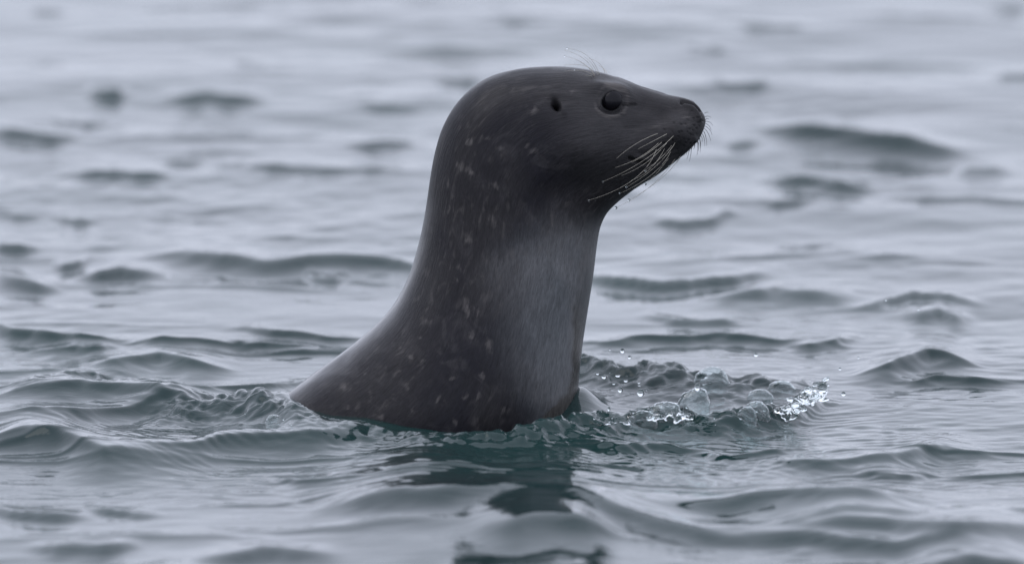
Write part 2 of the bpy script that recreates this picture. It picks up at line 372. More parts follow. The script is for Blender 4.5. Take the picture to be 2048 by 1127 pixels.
# water clings to the body
cx = on_y(862, 800)[0]
e = np.sqrt(((X - cx) / 0.150) ** 2 + (Y / 0.120) ** 2) - 1
H += 0.004 * np.exp(-np.clip(e, 0, 9) * 0.13 / 0.008) * (e < 1.5)
tr_ = on_y(960, 815)[0]; H -= 0.011 * np.exp(-((X - tr_) / 0.12) ** 2 - ((Y + 0.13) / 0.07) ** 2)
sk = on_y(1160, 815, 0.0)
H += 0.018 * np.exp(-(((X - sk[0]) / 0.020) ** 2) - ((Y + 0.01) / 0.06) ** 2)
sk = on_y(548, 805, 0.0)
H += 0.014 * np.exp(-(((X - sk[0]) / 0.035) ** 2) - ((Y) / 0.08) ** 2)
# fans of small capillary waves running off the ridges
def capil(cxp, cyp, rx, ry, lam, ang, amp, seed):
    p = on_z(cxp, cyp); g = np.exp(-((X - p[0]) / rx) ** 2 - ((Y - p[1]) / ry) ** 2)
    m = g > 0.01
    k = 2 * math.pi / lam
    ph = k * (X[m] * math.sin(ang) + Y[m] * math.cos(ang)) + 5.0 * fbm(X[m] * 12, Y[m] * 9, seed, 3)
    H[m] += 0.8 * amp * g[m] * np.sin(ph) * np.clip(0.4 + 1.2 * fbm(X[m] * 16, Y[m] * 12, seed + 9, 2), 0, 1.3)
capil(470, 905, 0.10, 0.12, 0.014, 0.9, 0.0004, 3); capil(160, 900, 0.08, 0.14, 0.021, 1.1, 0.0004, 5)
capil(1450, 870, 0.14, 0.16, 0.017, -0.5, 0.0008, 7); capil(1380, 915, 0.10, 0.15, 0.016, 0.8, 0.0008, 9)
capil(1150, 900, 0.16, 0.12, 0.018, 0.3, 0.0009, 13); capil(1650, 960, 0.16, 0.3, 0.022, -0.3, 0.0008, 15)
capil(980, 945, 0.20, 0.25, 0.034, 0.12, 0.0022, 17); capil(1040, 930, 0.14, 0.2, 0.019, -0.3, 0.0010, 27); capil(330, 850, 0.1, 0.15, 0.018, 0.8, 0.0008, 19)
V = np.stack([X + DX, Y + DY, H], -1)
me = grid_mesh('water', V, ny, nx)
add_attr(me, 'rough_water', np.clip(rough, 0, 1))
print('water', nx, ny, nx * ny)
water = link('water', me, M_water, kind='structure', label='rippled grey-green sea surface reflecting a pale overcast sky')
WX, WY, WZ = xs, ys, H.reshape(ny, nx)
def water_z(x, y):
    i = int(np.clip(np.searchsorted(WY, y), 1, ny - 1)); j = int(np.clip(np.searchsorted(WX, x), 1, nx - 1))
    return float(WZ[i, j])

def hit_water(px, py):
    """first point of the sea met by this line of sight"""
    for z in np.arange(0.06, -0.04, -0.0004):
        p = on_z(px, py, z)
        if water_z(p[0], p[1]) >= z: return p, z
    return p, z
# ------------------------------------------------------------------ the seal
RG = [ # back point, belly point, half thickness across (all in px)
 ((40,1060),(190,1230),60),((110,1005),(330,1340),120),((230,945),(520,1370),175),((385,890),(780,1290),215),((534,814),(1000,1150),240),((643,736),(1108,990),249),((720,678),(1148,870),243),
 ((778,622),(1157,770),226),((813,562),(1165,690),203),((836,492),(1177,612),184),((850,427),(1187,548),169),((859,365),(1193,497),158),((869,308),(1200,456),150),
 ((887,251),(1213,427),143),((920,199),(1229,409),138),((970,159),(1246,394),134),((1030,140),(1263,381),130),((1090,134),(1282,368),123),((1148,136),(1302,357),112),
 ((1200,145),(1322,344),97),((1250,161),(1342,329),82),((1294,178),(1362,312),71),((1333,190),(1380,297),64),((1362,195),(1393,284),57),((1385,202),(1402,268),46),((1400,216),(1408,253),30),((1408,232),(1410,243),9)]
K = len(RG)
ctrl = np.array([[d[0], d[1], v[0], v[1], w_] for d, v, w_ in RG], float)
def catmull(P, t):
    i = np.clip(np.floor(t).astype(int), 0, len(P) - 2); f = (t - i)[:, None]
    g = lambda k: P[np.clip(i + k, 0, len(P) - 1)]
    p0, p1, p2, p3 = g(-1), g(0), g(1), g(2)
    return 0.5 * (2 * p1 + (p2 - p0) * f + (2 * p0 - 5 * p1 + 4 * p2 - p3) * f ** 2 + (3 * p1 - p0 - 3 * p2 + p3) * f ** 3)
t0 = np.linspace(0, K - 1, 4000); A = catmull(ctrl, t0)
step = np.maximum(np.hypot(*np.diff(A[:, 0:2], axis=0).T), np.hypot(*np.diff(A[:, 2:4], axis=0).T))
dens = np.where(t0[1:] > 12, 1 / 1.9, np.where(t0[1:] > 4, 1 / 3.2, 1 / 12.0))
cum = np.concatenate([[0], np.cumsum(step * dens)]); NR = int(cum[-1]); NT = 380
tr = np.interp(np.linspace(0, cum[-1], NR), cum, t0)
A = catmull(ctrl, tr)
kern = np.exp(-np.linspace(-2, 2, 25) ** 2); kern /= kern.sum()
for c_ in range(5):
    a = np.pad(A[:, c_], 12, mode='reflect', reflect_type='odd'); A[:, c_] = np.convolve(a, kern, 'valid')
A[:, 4] = np.maximum(A[:, 4], 3)
D3 = np.array([on_y(a[0], a[1]) for a in A]); V3 = np.array([on_y(a[2], a[3]) for a in A])
cen = (D3 + V3) / 2; ax = (D3 - V3) / 2; wd = A[:, 4] * PX
th = np.linspace(0, 2 * np.pi, NT, endpoint=False)      # 0 back, pi/2 near side, pi belly
ct, st = np.cos(th), np.sin(th)
# fuller low down on the trunk, square cheeks on the muzzle
tt = tr / (K - 1)
sq = np.interp(tr, [0, 12, 16, 20, 22, 24, K - 1], [1.0, 1.0, 0.96, 0.90, 0.84, 0.86, 1.0])
lowf = np.interp(tr, [0, 4, 8, 12, 16, 20, 23, K - 1], [0.0, 0.10, 0.10, 0.06, 0.10, 0.14, 0.10, 0])
CT = np.sign(ct)[None, :] * np.abs(ct)[None, :] ** 1.0
ST = np.sign(st)[None, :] * np.abs(st)[None, :] ** sq[:, None]
wid = wd[:, None] * ST * (1 - lowf[:, None] * ct[None, :])
P = cen[:, None, :] + ax[:, None, :] * CT[..., None]
P[..., 1] = -wid
Pn = P.reshape(-1, 3)
def normals(G):
    du = np.gradient(G, axis=0); dv = np.roll(G, -1, 1) - np.roll(G, 1, 1)
    n = np.cross(dv, du); n /= np.linalg.norm(n, axis=-1, keepdims=True) + 1e-12
    c = G.mean(1, keepdims=True); s = np.sign(((G - c) * n).sum(-1).mean()); return n * s
Nn = normals(P).reshape(-1, 3)
# photograph-like side coordinates (px) of every skin point
u = Pn[:, 0] / PX + 1024
v = 815 - Pn[:, 2] / PX * 1.0
v = 563.5 - ((Pn[:, 2] - ZC) * cp - np.abs(Pn[:, 1]) * sp) / PX
side = smooth(0.25, 0.6, np.abs(st))[None, :].repeat(NR, 0).ravel()
side0 = smooth(0.05, 0.25, np.abs(st))[None, :].repeat(NR, 0).ravel()
def g(cx_, cy_, rx, ry, ang=0):
    c_, s_ = math.cos(ang), math.sin(ang); dx, dy = u - cx_, v - cy_
    return np.exp(-(((dx * c_ + dy * s_) / rx) ** 2 + ((-dx * s_ + dy * c_) / ry) ** 2))
def pl(pts, sig):
    """closeness to a line of points: 1 on it"""
    best = np.full(u.shape, 1e9); box = [min(p[0] for p in pts) - 60, max(p[0] for p in pts) + 60, min(p[1] for p in pts) - 60, max(p[1] for p in pts) + 60]
    m = (u > box[0]) & (u < box[1]) & (v > box[2]) & (v < box[3]); um, vm = u[m], v[m]; b = np.full(um.shape, 1e9); tb = np.zeros(um.shape)
    n = len(pts) - 1
    for i in range(n):
        (x0, y0), (x1, y1) = pts[i], pts[i + 1]; dx, dy = x1 - x0, y1 - y0
        t = np.clip(((um - x0) * dx + (vm - y0) * dy) / (dx * dx + dy * dy), 0, 1)
        d = np.hypot(um - x0 - t * dx, vm - y0 - t * dy); tb = np.where(d < b, (i + t) / n, tb); b = np.minimum(b, d)
    r = np.zeros(u.shape); r[m] = np.exp(-(b / sig) ** 2); return r
# --- sculpt (px along the normal)
EX, EY = 1223, 204
d = np.zeros_like(u)
ex, ey = (u - EX), (v - EY)
er = np.sqrt((ex / 1.10) ** 2 + ey ** 2) * 1.13
d += -7.0 * g(EX, EY + 2, 34, 30)                                   # eye socket
d += -7.0 * np.exp(-(er / 17.0) ** 6)                               # opening of the lids
lid = np.exp(-((er - 20.5) / 3.0) ** 2)
d += lid * 3.0
d += 2.2 * np.exp(-((er - 31) / 4.5) ** 2) * smooth(0, 20, ey)      # bag under the eye
d += -1.8 * np.exp(-((er - 26) / 2.5) ** 2) * smooth(0, 20, ey)
d += 8.0 * g(1212, 176, 34, 11, 0.12) + 4 * g(1246, 184, 22, 10, 0.6)      # brow
d += -2.5 * pl([(1243, 207), (1258, 209), (1272, 208)], 3.0)            # front corner of the lids
d += -3 * g(1180, 215, 26, 40)                                      # temple
d += -20 * g(1112, 212, 5.5, 9.0, -0.45) + 3.0 * g(1126, 222, 6, 14, -0.3) + 2.2 * g(1108, 191, 16, 6)  # ear
d += -4.0 * g(1103, 208, 15, 13)
d += 12.0 * g(1350, 266, 30, 27, -0.5) + 4 * g(1300, 290, 40, 24, -0.45)     # whisker pad
d += -5.0 * pl([(1290, 215), (1320, 226), (1350, 222)], 16)                # hollow above the pad
d += -2.0 * pl([(1262, 262), (1290, 245), (1325, 238)], 12)
mouth = [(1258, 318), (1270, 323), (1290, 328), (1310, 327), (1335, 318), (1355, 308), (1372, 297), (1386, 286)]
mo = pl(mouth, 3.2); d += -6.0 * mo + 2.0 * pl([(a, b - 8) for a, b in mouth[1:]], 6)
nos = [(1364, 203), (1374, 205), (1385, 208), (1393, 214), (1398, 221)]
no = pl(nos, 3.6); d += -9.0 * no + 3.2 * pl([(1368, 211), (1384, 216), (1393, 226), (1398, 240)], 4)
no2 = pl([(1398, 221), (1402, 232), (1404, 243)], 1.8); d += -2.0 * no2
d += 9 * g(1165, 295, 62, 44, 0.2) - 3 * g(1250, 250, 26, 40, 0.5)                                       # cheek
d += -7 * g(1120, 390, 90, 36, -0.3)                                # behind the jaw
d += 2.0 * fbm(u / 90 + 3, v / 60, 8, 3) * smooth(900, 600, u + 0 * v) + 1.3 * fbm(u / 45, v / 80, 9, 2)
pores = np.zeros_like(u); rnd = random.Random(3)
PORES = [(1383,223),(1378,228),(1391,218),(1373,240),(1385,238),(1394,236),(1399,241),(1368,250),(1358,252),(1344,248),(1374,258),(1384,252),(1392,247),(1370,263),(1381,261),(1390,258),(1396,252),(1375,267),
         (1357,264),(1361,274),(1371,278),(1381,270),(1388,267),(1350,272),(1353,264),(1340,264),(1324,261),(1338,279),(1345,286),(1355,282),(1330,278),(1362,288),(1349,296),(1334,292),(1324,286),(1366,282),(1376,284)]
for (a, b) in PORES: pores = np.maximum(pores, g(a + rnd.uniform(-1, 1), b + rnd.uniform(-1, 1), 3.0, 1.9, 0.3) * rnd.uniform(0.5, 1))
d += -0.7 * pores
hm = smooth(1050, 1150, u) * smooth(420, 350, v)
d *= 1 + 0.5 * hm
disp = d * side0 * PX
Pd = Pn + Nn * disp[:, None]
# --- close both ends
top = Pd.reshape(NR, NT, 3)
body_me = grid_mesh('seal_body', Pd, NR, NT, True)
bm = bmesh.new(); bm.from_mesh(body_me); bm.verts.ensure_lookup_table()
for r0 in (0, NR - 1):
    f = bm.faces.new([bm.verts[r0 * NT + j] for j in range(NT)]); f.smooth = True
    bmesh.ops.triangulate(bm, faces=[f])
bmesh.ops.recalc_face_normals(bm, faces=bm.faces)
bm.to_mesh(body_me); bm.free()
# --- coat pattern, with the lit brow painted into it
bnd = np.interp(v, [380, 450, 560, 620, 700, 800, 870, 1000], [975, 955, 958, 978, 1000, 1040, 1075, 1140])
wid_ = np.interp(v, [380, 600, 800], [120, 130, 130])
belly = smooth(-0.75, 1.35, (u - bnd) / wid_) * smooth(335, 500, v - 0.22 * (1190 - u) * (u < 1190) - 10) * (0.72 + 0.28 * smooth(560, 760, v))
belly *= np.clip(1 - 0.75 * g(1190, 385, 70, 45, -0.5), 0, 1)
belly = np.maximum(belly, 0)
SP = [(690,774,16,9,-.4),(745,787,8,9,0),(803,690,7,13,.4),(841,723,12,7,-.3),(817,713,8,5,0),(793,747,10,6,-.6),(818,774,6,12,.2),(823,818,8,8,0),(765,832,9,8,0),(660,842,8,6,0),(909,846,7,15,0),
      (882,798,6,12,.2),(943,668,16,9,.3),(957,791,7,11,0),(842,673,6,6,0),(967,747,7,10,0),(789,853,6,8,0),(930,790,5,10,0),(969,277,16,10,-.3),(924,333,20,12,.1),(884,328,3,18,.1),(940,285,5,10,.3),
      (942,349,7,10,0),(993,373,8,14,0),(902,367,3,14,0),(869,375,3,12,0),(1070,226,14,8,-.3),(1025,178,12,5,-.5),(921,256,8,10,.3),(868,428,3,16,0),(900,421,3,12,0),(933,601,10,13,0),(933,624,9,12,0),(908,565,8,7,0),
      (857,502,3,14,.2),(834,594,4,12,.4),(889,514,5,7,0),(919,537,8,14,0),(937,477,8,14,0),(956,622,7,8,0),(985,440,8,20,0),(1001,300,9,10,0),(1060,300,12,10,0),(965,560,8,16,0),(980,690,9,16,0),(700,810,7,7,0),
      (860,640,6,10,.3),(735,745,8,5,-.5),(880,700,6,8,0),(905,755,6,9,0),(640,790,8,5,-.4),(1150,184,10,5,.2),(1010,820,8,14,0)]
spot_and_lit = np.zeros_like(u)
wu = 5 * fbm(u / 16, v / 16, 61, 3); wv = 5 * fbm(u / 16 + 9, v / 16, 71, 3)
for (a, b, rx, ry, an) in SP:
    c_, s_ = math.cos(an), math.sin(an); dx, dy = u + wu - a, v + wv - b
    spot_and_lit += 0.8 * np.exp(-(((dx * c_ + dy * s_) / (rx * 1.15)) ** 2 + ((-dx * s_ + dy * c_) / (ry * 1.15)) ** 2))
spot_and_lit *= side
spot_and_lit += (0.85 * np.exp(-((er - 33) / 6.0) ** 2) * (0.55 + 0.45 * smooth(-5, 18, ey)) + 0.45 * g(1129, 222, 5, 15, -0.3) + 0.35 * g(1100, 195, 22, 9) + 0.5 * pl([(1366, 199), (1384, 203), (1397, 213), (1406, 232)], 2.6) + 0.4 * pl([(1398, 262), (1392, 278), (1378, 294)], 5)) * side0
spot_and_lit += 1.15 * g(1228, 178, 28, 8, 0.35) * side + 0.4 * g(1222, 233, 22, 4, 0.05) * side + 0.55 * g(1305, 258, 42, 12, -0.2) * side + 0.5 * g(1345, 215, 26, 5, 0.15) * side + 0.6 * g(1372, 240, 22, 20) * side  # lit top of the brow put into the colour; also paler muzzle patches
wet = smooth(-4, 6, u + 5 * fbm(u / 30, v / 22, 5, 3) - np.interp(v, [450, 600, 700, 760, 800, 840, 880], [1165, 1152, 1140, 1142, 1120, 1075, 1040])) * (0.35 * smooth(440, 520, v) + 0.65 * smooth(580, 680, v)) * side0
dark = np.clip(0.9 * no * side0 + 0.6 * no2 * side0 + 0.4 * mo * side0 + 0.9 * pores * side0, 0, 1)
dark = np.maximum(dark, 0.92 * np.exp(-((er - 19.5) / 3.6) ** 2) * side)
dark = np.maximum(dark, (er < 19) * side * 0.95)
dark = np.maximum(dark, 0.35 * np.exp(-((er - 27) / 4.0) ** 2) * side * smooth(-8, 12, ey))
dark = np.maximum(dark, np.clip(1.2 * g(1112, 212, 6.5, 9.5, -0.45), 0, 1) * side)
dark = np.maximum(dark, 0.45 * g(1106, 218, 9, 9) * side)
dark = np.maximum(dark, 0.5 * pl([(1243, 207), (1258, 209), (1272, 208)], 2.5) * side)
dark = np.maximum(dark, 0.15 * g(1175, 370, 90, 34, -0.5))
face = smooth(1060, 1190, u) * smooth(420, 330, v)
film = np.clip(0.05 * smooth(430, 640, v) + 0.8 * smooth(330, 560, v) * (smooth(0.55, 0.15, np.abs(st)) * (ct > 0))[None, :].repeat(NR, 0).ravel() + 0.25 * smooth(260, 160, v) * smooth(1300, 1200, u), 0, 1)
nb = len(body_me.vertices)
for nm, arr in (('belly', belly), ('spot_and_lit', spot_and_lit), ('wet', wet), ('dark', dark), ('face', face), ('film', film)):
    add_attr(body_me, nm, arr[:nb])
arc = np.concatenate([[0], np.cumsum(np.linalg.norm(np.diff(cen, axis=0), axis=1))])
arc[:] = np.interp(np.arange(NR), np.arange(NR), arc)
circ = th[None, :] / (2 * np.pi) * 0.45
Uv = arc[:, None].repeat(NT, 1).ravel(); Vv = np.where(th > np.pi, 2 * np.pi - th, th)[None, :].repeat(NR, 0).ravel() / (2 * np.pi) * 0.5
uvl = body_me.uv_layers.new(name='UVMap')
li = np.empty(len(body_me.loops), np.int32); body_me.loops.foreach_get('vertex_index', li)
uvl.data.foreach_set('uv', np.stack([Uv[li], Vv[li]], -1).astype(np.float32).ravel())

seal = bpy.data.objects.new('seal', None); S.collection.objects.link(seal)
seal.location = (cx, 0, 0); seal.empty_display_size = 0.05
seal['label'] = 'dark grey spotted harbour seal rearing its head and neck out of the water in profile'
seal['category'] = 'seal'
def part(name, me, mat, parent=seal, base=(cx, 0, 0), **kw):
    o = link(name, me, mat, parent, **kw); o.location = (-base[0], -base[1], -base[2]); return o
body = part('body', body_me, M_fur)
print('seal rings', NR, NT, NR * NT)

grid = Pd.reshape(NR, NT, 3)
U2 = u.reshape(NR, NT); V2 = v.reshape(NR, NT)
nearmask = (st > 0.0)[None, :].repeat(NR, 0)
def skin(px, py):
    """near-side skin point seen at this side coordinate"""
    dd = np.where(nearmask, (U2 - px) ** 2 + (V2 - py) ** 2, 1e12); k = np.unravel_index(np.argmin(dd), dd.shape); return grid[k].copy()
def skin_px(px, py):
    # picture pixel -> side coordinate (the near side stands closer, so it is seen a little lower)
    q = skin(px, py); y = q[1]
    return on_y(px, py, y)

def uvsphere(name, c, r, segs=32, rings=20, squash=(1, 1, 1)):
    bm = bmesh.new(); bmesh.ops.create_uvsphere(bm, u_segments=segs, v_segments=rings, radius=1)
    for vv in bm.verts: vv.co = Vector((c[0] + vv.co.x * r * squash[0], c[1] + vv.co.y * r * squash[1], c[2] + vv.co.z * r * squash[2]))
    for f in bm.faces: f.smooth = True
    me = bpy.data.meshes.new(name); bm.to_mesh(me); bm.free(); return me
se = skin(EX + 22, EY)   # skin level at the lid
ys_e = -abs(np.mean([abs(skin(EX + a, EY + b)[1]) for a, b in ((22, 0), (-22, 0), (0, 20), (0, -20))]))
ec = on_y(EX, EY, ys_e)
for sgn in (1, -1):
    c_ = (ec[0], sgn * (ys_e + 24.5 * PX), ec[2])
    part('eye', uvsphere('eye', c_, 26 * PX, 40, 26, (1.0, 1.0, 0.94)), M_eye)

def tube(name, pts, r0, r1, mat, parent=seal, n=6, seg=14):
    P_ = [Vector(p) for p in pts]
    if len(P_) == 3:
        a, b, c_ = P_; q = [a * (1 - t) ** 2 + b * 2 * t * (1 - t) + c_ * t * t for t in [i / seg for i in range(seg + 1)]]
    else: q = P_
    bm = bmesh.new(); rings = []
    for i, p in enumerate(q):
        tdir = (q[min(i + 1, len(q) - 1)] - q[max(i - 1, 0)]).normalized()
        sx = tdir.orthogonal().normalized(); sy = tdir.cross(sx); r = r0 + (r1 - r0) * (i / (len(q) - 1)) ** 1.3
        rings.append([bm.verts.new(p + sx * r * math.cos(k * 2 * math.pi / n) + sy * r * math.sin(k * 2 * math.pi / n)) for k in range(n)])
    for a, b in zip(rings, rings[1:]):
        for k in range(n):
            f = bm.faces.new([a[k], a[(k + 1) % n], b[(k + 1) % n], b[k]]); f.smooth = True
    bm.faces.new(rings[0][::-1]); bm.faces.new(rings[-1])
    me = bpy.data.meshes.new(name); bm.to_mesh(me); bm.free()
    return part(name, me, mat, parent)
def whisk(name, a, m_, b, out, r0, r1, mat, mirror=True, ybase=None):
    ya = skin(*a)[1] if ybase is None else ybase
    pa = on_y(a[0], a[1], ya + 0.0008 if ybase is None else ya)
    # quadratic control so the curve passes through m_
    cxm = (2 * m_[0] - 0.5 * (a[0] + b[0]), 2 * m_[1] - 0.5 * (a[1] + b[1]))
    pm = on_y(cxm[0], cxm[1], ya - out * 0.7); pb = on_y(b[0], b[1], ya - out)
    pts = [pa, pm, pb]
    tube(name, pts, r0, r1, mat)
    if mirror: tube(name, [(p[0], -p[1], p[2]) for p in pts], r0, r1, mat)
    return pb
Z2 = lambda x, y: (1100 + x / 4.9, 200 + y / 4.9)
tips = []
for a, m_, b, o_ in [((1075,323),(850,425),(650,575),.022),((1150,330),(1020,398),(860,482),.02),((1080,405),(880,560),(640,662),.024),((1235,325),(920,590),(510,803),.026),((1050,460),(830,770),(375,983),.03),
                 ((1240,395),(1040,645),(745,855),.024),((1165,390),(960,600),(700,740),.022),((1190,490),(1010,720),(690,912),.022),((1130,460),(985,670),(790,790),.02),((1280,540),(1100,760),(775,978),.012),
                 ((1230,570),(980,850),(645,1055),.012),((1160,570),(1060,700),(937,825),.014),((1110,400),(960,520),(800,610),.02),((1205,430),(1060,590),(880,720),.02)]:
    tips.append(whisk('whisker', Z2(*a), Z2(*m_), Z2(*b), o_, 0.00025, 0.0001, M_whisk))
Z1 = lambda x, y: (1050 + x / 5.12, 80 + y / 5.12)
for a, m_, b, o_ in [((715,380),(600,243),(405,163),.004),((712,380),(600,318),(403,322),.006),((765,362),(640,165),(430,88),.0),((840,345),(808,295),(755,262),-.01),((745,365),(690,250),(600,170),.002),((722,372),(660,290),(560,225),.003),((700,378),(660,366),(610,362),.005),((820,340),(760,240),(650,190),-.008)]:
    whisk('eyebrow_hair', Z1(*a), Z1(*m_), Z1(*b), o_, 0.00022, 0.0001, M_whisk, mirror=(o_ > .003))
Z3 = lambda x, y: (1300 + x / 8.67, 170 + y / 8.67)
rn = random.Random(8)
for a, b in [((948,490),(1010,488)),((955,550),(1060,572)),((958,600),(1020,600)),((962,628),(1090,705)),((966,670),(1062,790)),((955,712),(1078,865)),((945,755),(1052,970)),((930,800),(985,1060)),((905,845),(950,1065)),((880,885),(900,990)),
             ((855,930),(872,1120)),((825,975),(838,1150)),((770,1025),(758,1110)),((720,1050),(715,1130)),((690,1065),(680,1150))]:
    A_, B_ = Z3(*a), Z3(*b); mid = ((A_[0] + B_[0]) / 2 + 1.6, (A_[1] + B_[1]) / 2 - 2.0)
    whisk('whisker', A_, mid, B_, 0.002, 0.0003, 0.00012, M_dkhair, mirror=False, ybase=rn.uniform(-0.01, 0.004))
for a, b in [((1385,450),(1365,600)),((1365,455),(1340,582)),((1345,470),(1332,540)),((1415,430),(1406,485)),((1445,398),(1440,545)),((1465,368),(1470,512)),((1325,490),(1310,545)),((1290,520),(1240,620))]:
    A_, B_ = Z2(*a), Z2(*b); mid = ((A_[0] + B_[0]) / 2 + 1.2, (A_[1] + B_[1]) / 2)
    whisk('whisker', A_, mid, B_, 0.002, 0.0003, 0.00012, M_dkhair, mirror=False, ybase=rn.uniform(-0.012, 0.0))

# ------------------------------------------------------------------ drops in the air and on the hair
def drop(px, py, r, y, label, group, sq=(1, 1, 1), name='water_droplet'):
    p = on_y(px, py, y)
    me = uvsphere(name, (0, 0, 0), r * PX, 20, 14, sq)
    o = link(name, me, M_glass, label=label, category='water droplet', group=group); o.location = p; return o
FL = 'droplets flying over the bow wave'
for px, py, r, y, lb, sq in [
 (1245,701,4.5,-.05,'upper left of two clear droplets just above the wave crest by the seal\'s chest',(1,1,1.1)),
 (1259,714,3.6,-.05,'lower right of two clear droplets just above the wave crest by the seal\'s chest',(1,1,.95)),
 (1512,709,4.2,-.02,'lone clear droplet high above the middle of the splash',(1,1,.9)),
 (1680,737,2.8,-.02,'small clear droplet above and right of the splashing tip',(1,1,1)),
 (1717,715,2.0,-.02,'tiny droplet farthest right and highest beyond the splash',(1,1,1)),
 (1687,787,4.6,-.1,'clear round droplet just right of the splashing tip',(1,1,1)),
 (1196,747,3.4,-.1,'small glinting droplet nearest the seal\'s chest before the dark wave',(1.3,1,.6)),
 (1209,753,5.4,-.1,'bright oval droplet beside the seal\'s chest before the dark wave',(1.1,1,.75)),
 (1236,751,4.2,-.1,'flattened bright droplet right of the oval one before the dark wave',(1.4,1,.6)),
 (1252,761,3.8,-.1,'bright flattened droplet rightmost of the row before the dark wave',(1.2,1,.7)),
 (1228,767,2.4,-.1,'tiny droplet below the row of glinting droplets before the dark wave',(1.4,1,.7)),
 (1241,779,5.6,-.16,'middle-sized clear droplet left of the largest flying droplet',(.95,1,1.05)),
 (1282,785,7.6,-.2,'largest round clear droplet flying above the bow wave',(1,1,1)),
 (1395,774,6.4,-.22,'clear droplet perched on top of the tallest bubble',(.9,1,1.25)),
 (1218,817,3.6,-.2,'small dark droplet just above the bubble nearest the seal',(.8,1,1.3)),
 (1278,765,2.2,-.1,'tiny glinting droplet above the largest flying droplet',(1.2,1,.8)),
 (1772,600,1.8,.0,'tiny bright droplet far right above the dark crested ripple',(1,1,1)),
 (1837,619,1.6,.0,'tiny bright droplet far right beside the small dark ripple',(1,1,1)),
 (1220,699,1.6,-.05,'tiniest droplet in the air nearest the seal\'s chest',(1,1,1))]:
    drop(px, py, r, y, lb, FL, sq)
WH = 'droplets clinging to the seal\'s hairs'
for (px, py, r, lb, ref) in [
 (1232,415,3.0,'clear droplet hanging lowest below the chin on a long whisker',10),(1258,400,2.7,'clear droplet on a whisker below the chin, just right of the lowest one',9),(1291,368,2.5,'clear droplet on a whisker just under the jaw',11),
 (1339,332,1.8,'dark tiny droplet on a whisker under the front of the jaw',9),(1178,400.5,2.0,'droplet at the tip of the longest whisker across the throat',4),(1206,363,2.2,'droplet at the tip of the long whisker across the cheek',3),
 (1253,374,2.2,'droplet on the whisker crossing the lower jaw edge',5),(1240,386,2.0,'droplet on the whisker tip at the throat edge',7),(1291,342,2.2,'droplet midway along a whisker near the mouth corner',5)]:
    drop(px, py, r, float(tips[ref][1]) + 0.0, lb, WH)
for (px, py, r, lb) in [(1134,97,1.6,'droplet on the highest eyebrow hair above the head'),(1129,112,1.6,'droplet on the second eyebrow hair above the head'),(1129,143,1.5,'droplet at the tip of the low eyebrow hair'),(1149,140,1.4,'droplet midway on the low eyebrow hair')]:
    drop(px, py, r, float(skin(1190, 154)[1]), lb, WH)

# ------------------------------------------------------------------ bubbles: thin domes of water
def bubble(px, top, half, hgt, H0, lab, lean=0.0, seed=0, depth=0.6):
    """dome whose foot stands at picture row top+hgt on the water"""
    z0 = 0.0
    p, z0 = hit_water(px, top + hgt)
    rs_ = random.Random(seed)
    bm = bmesh.new(); R = half * PX; hh = hgt * PX + 0.003
    nu_, nv_ = 40, 14
    for sh, th_ in ((0, 0), (1, 0.0003)):
        rows = []
        for i in range(nv_ + 1):
            f = i / nv_ * math.pi / 2
            row = []
            for j in range(nu_):
                a = j / nu_ * 2 * math.pi
                rr = (R - th_) * math.cos(f) * (1 + 0.05 * math.sin(3 * a + seed) * math.cos(f))
                zz = (hh - th_) * math.sin(f)
                wq = 0.035 * math.sin(5 * f + a * 3 + seed) + 0.025 * math.sin(11 * f - a * 5 + 2 * seed) + 0.018 * math.sin(17 * f + 9 * a); rr *= 1 + wq; zz *= 1 + 0.7 * wq * math.sin(2 * f)
                if i == nv_: row.append(None); continue
                qx, qy = rr * math.cos(a) + lean * zz, rr * math.sin(a) * depth
                dz = (water_z(p[0] + qx, p[1] + qy) - z0) * max(0.0, 1 - zz / hh)
                row.append(bm.verts.new((qx, qy, zz - 0.003 + dz)))
            if i == nv_:
                tp = bm.verts.new((lean * (hh - th_), 0, hh - th_ - 0.003)); row = [tp] * nu_
            rows.append(row)
        for i in range(nv_):
            for j in range(nu_):
                j2 = (j + 1) % nu_; q = [rows[i][j], rows[i][j2], rows[i + 1][j2], rows[i + 1][j]]
                if i == nv_ - 1: q = q[:3]
                if sh: q = q[::-1]
                fc = bm.faces.new(q); fc.smooth = True
        if sh == 0: rim = rows[0]
        else:
            for j in range(nu_):
                j2 = (j + 1) % nu_; bm.faces.new([rim[j2], rim[j], rows[0][j], rows[0][j2]])
    me = bpy.data.meshes.new('bubble'); bm.to_mesh(me); bm.free()
    o = link('bubble', me, M_glass, label=lab, category='bubble', group='bubbles riding on the bow wave')
    o.location = (p[0], p[1], z0); return o
bubble(1380, 775, 35, 42, 0, 'tallest clear bubble dome, a droplet on its top, midway along the bow wave', 0.35, 1)
bubble(1326, 802, 38, 26, 0, 'broad low bubble left of the tallest bubble', 0.2, 2)
bubble(1285, 820, 30, 24, 0, 'round bubble dome below the broad low one on the bow wave front', 0, 3)
bubble(1494, 812, 21, 26, 0, 'front bubble of the pair just left of the glassy splash', 0.1, 5)
bubble(1515, 801, 26, 22, 0, 'rear bubble of the pair just left of the glassy splash', 0, 6)
bubble(1520, 777, 28, 20, 0, 'smooth bubble behind the pair, on the farther ridge', 0, 7)
bubble(1562, 760, 29, 18, 0, 'upper right bubble just behind the glassy splash', 0, 8)
bubble(1424, 732, 37, 26, 0, 'large blurred bubble standing alone on the farther wave', 0, 9)
bubble(547, 828, 17, 14, 0, 'small bubble on the hump of water behind the seal', 0, 12)

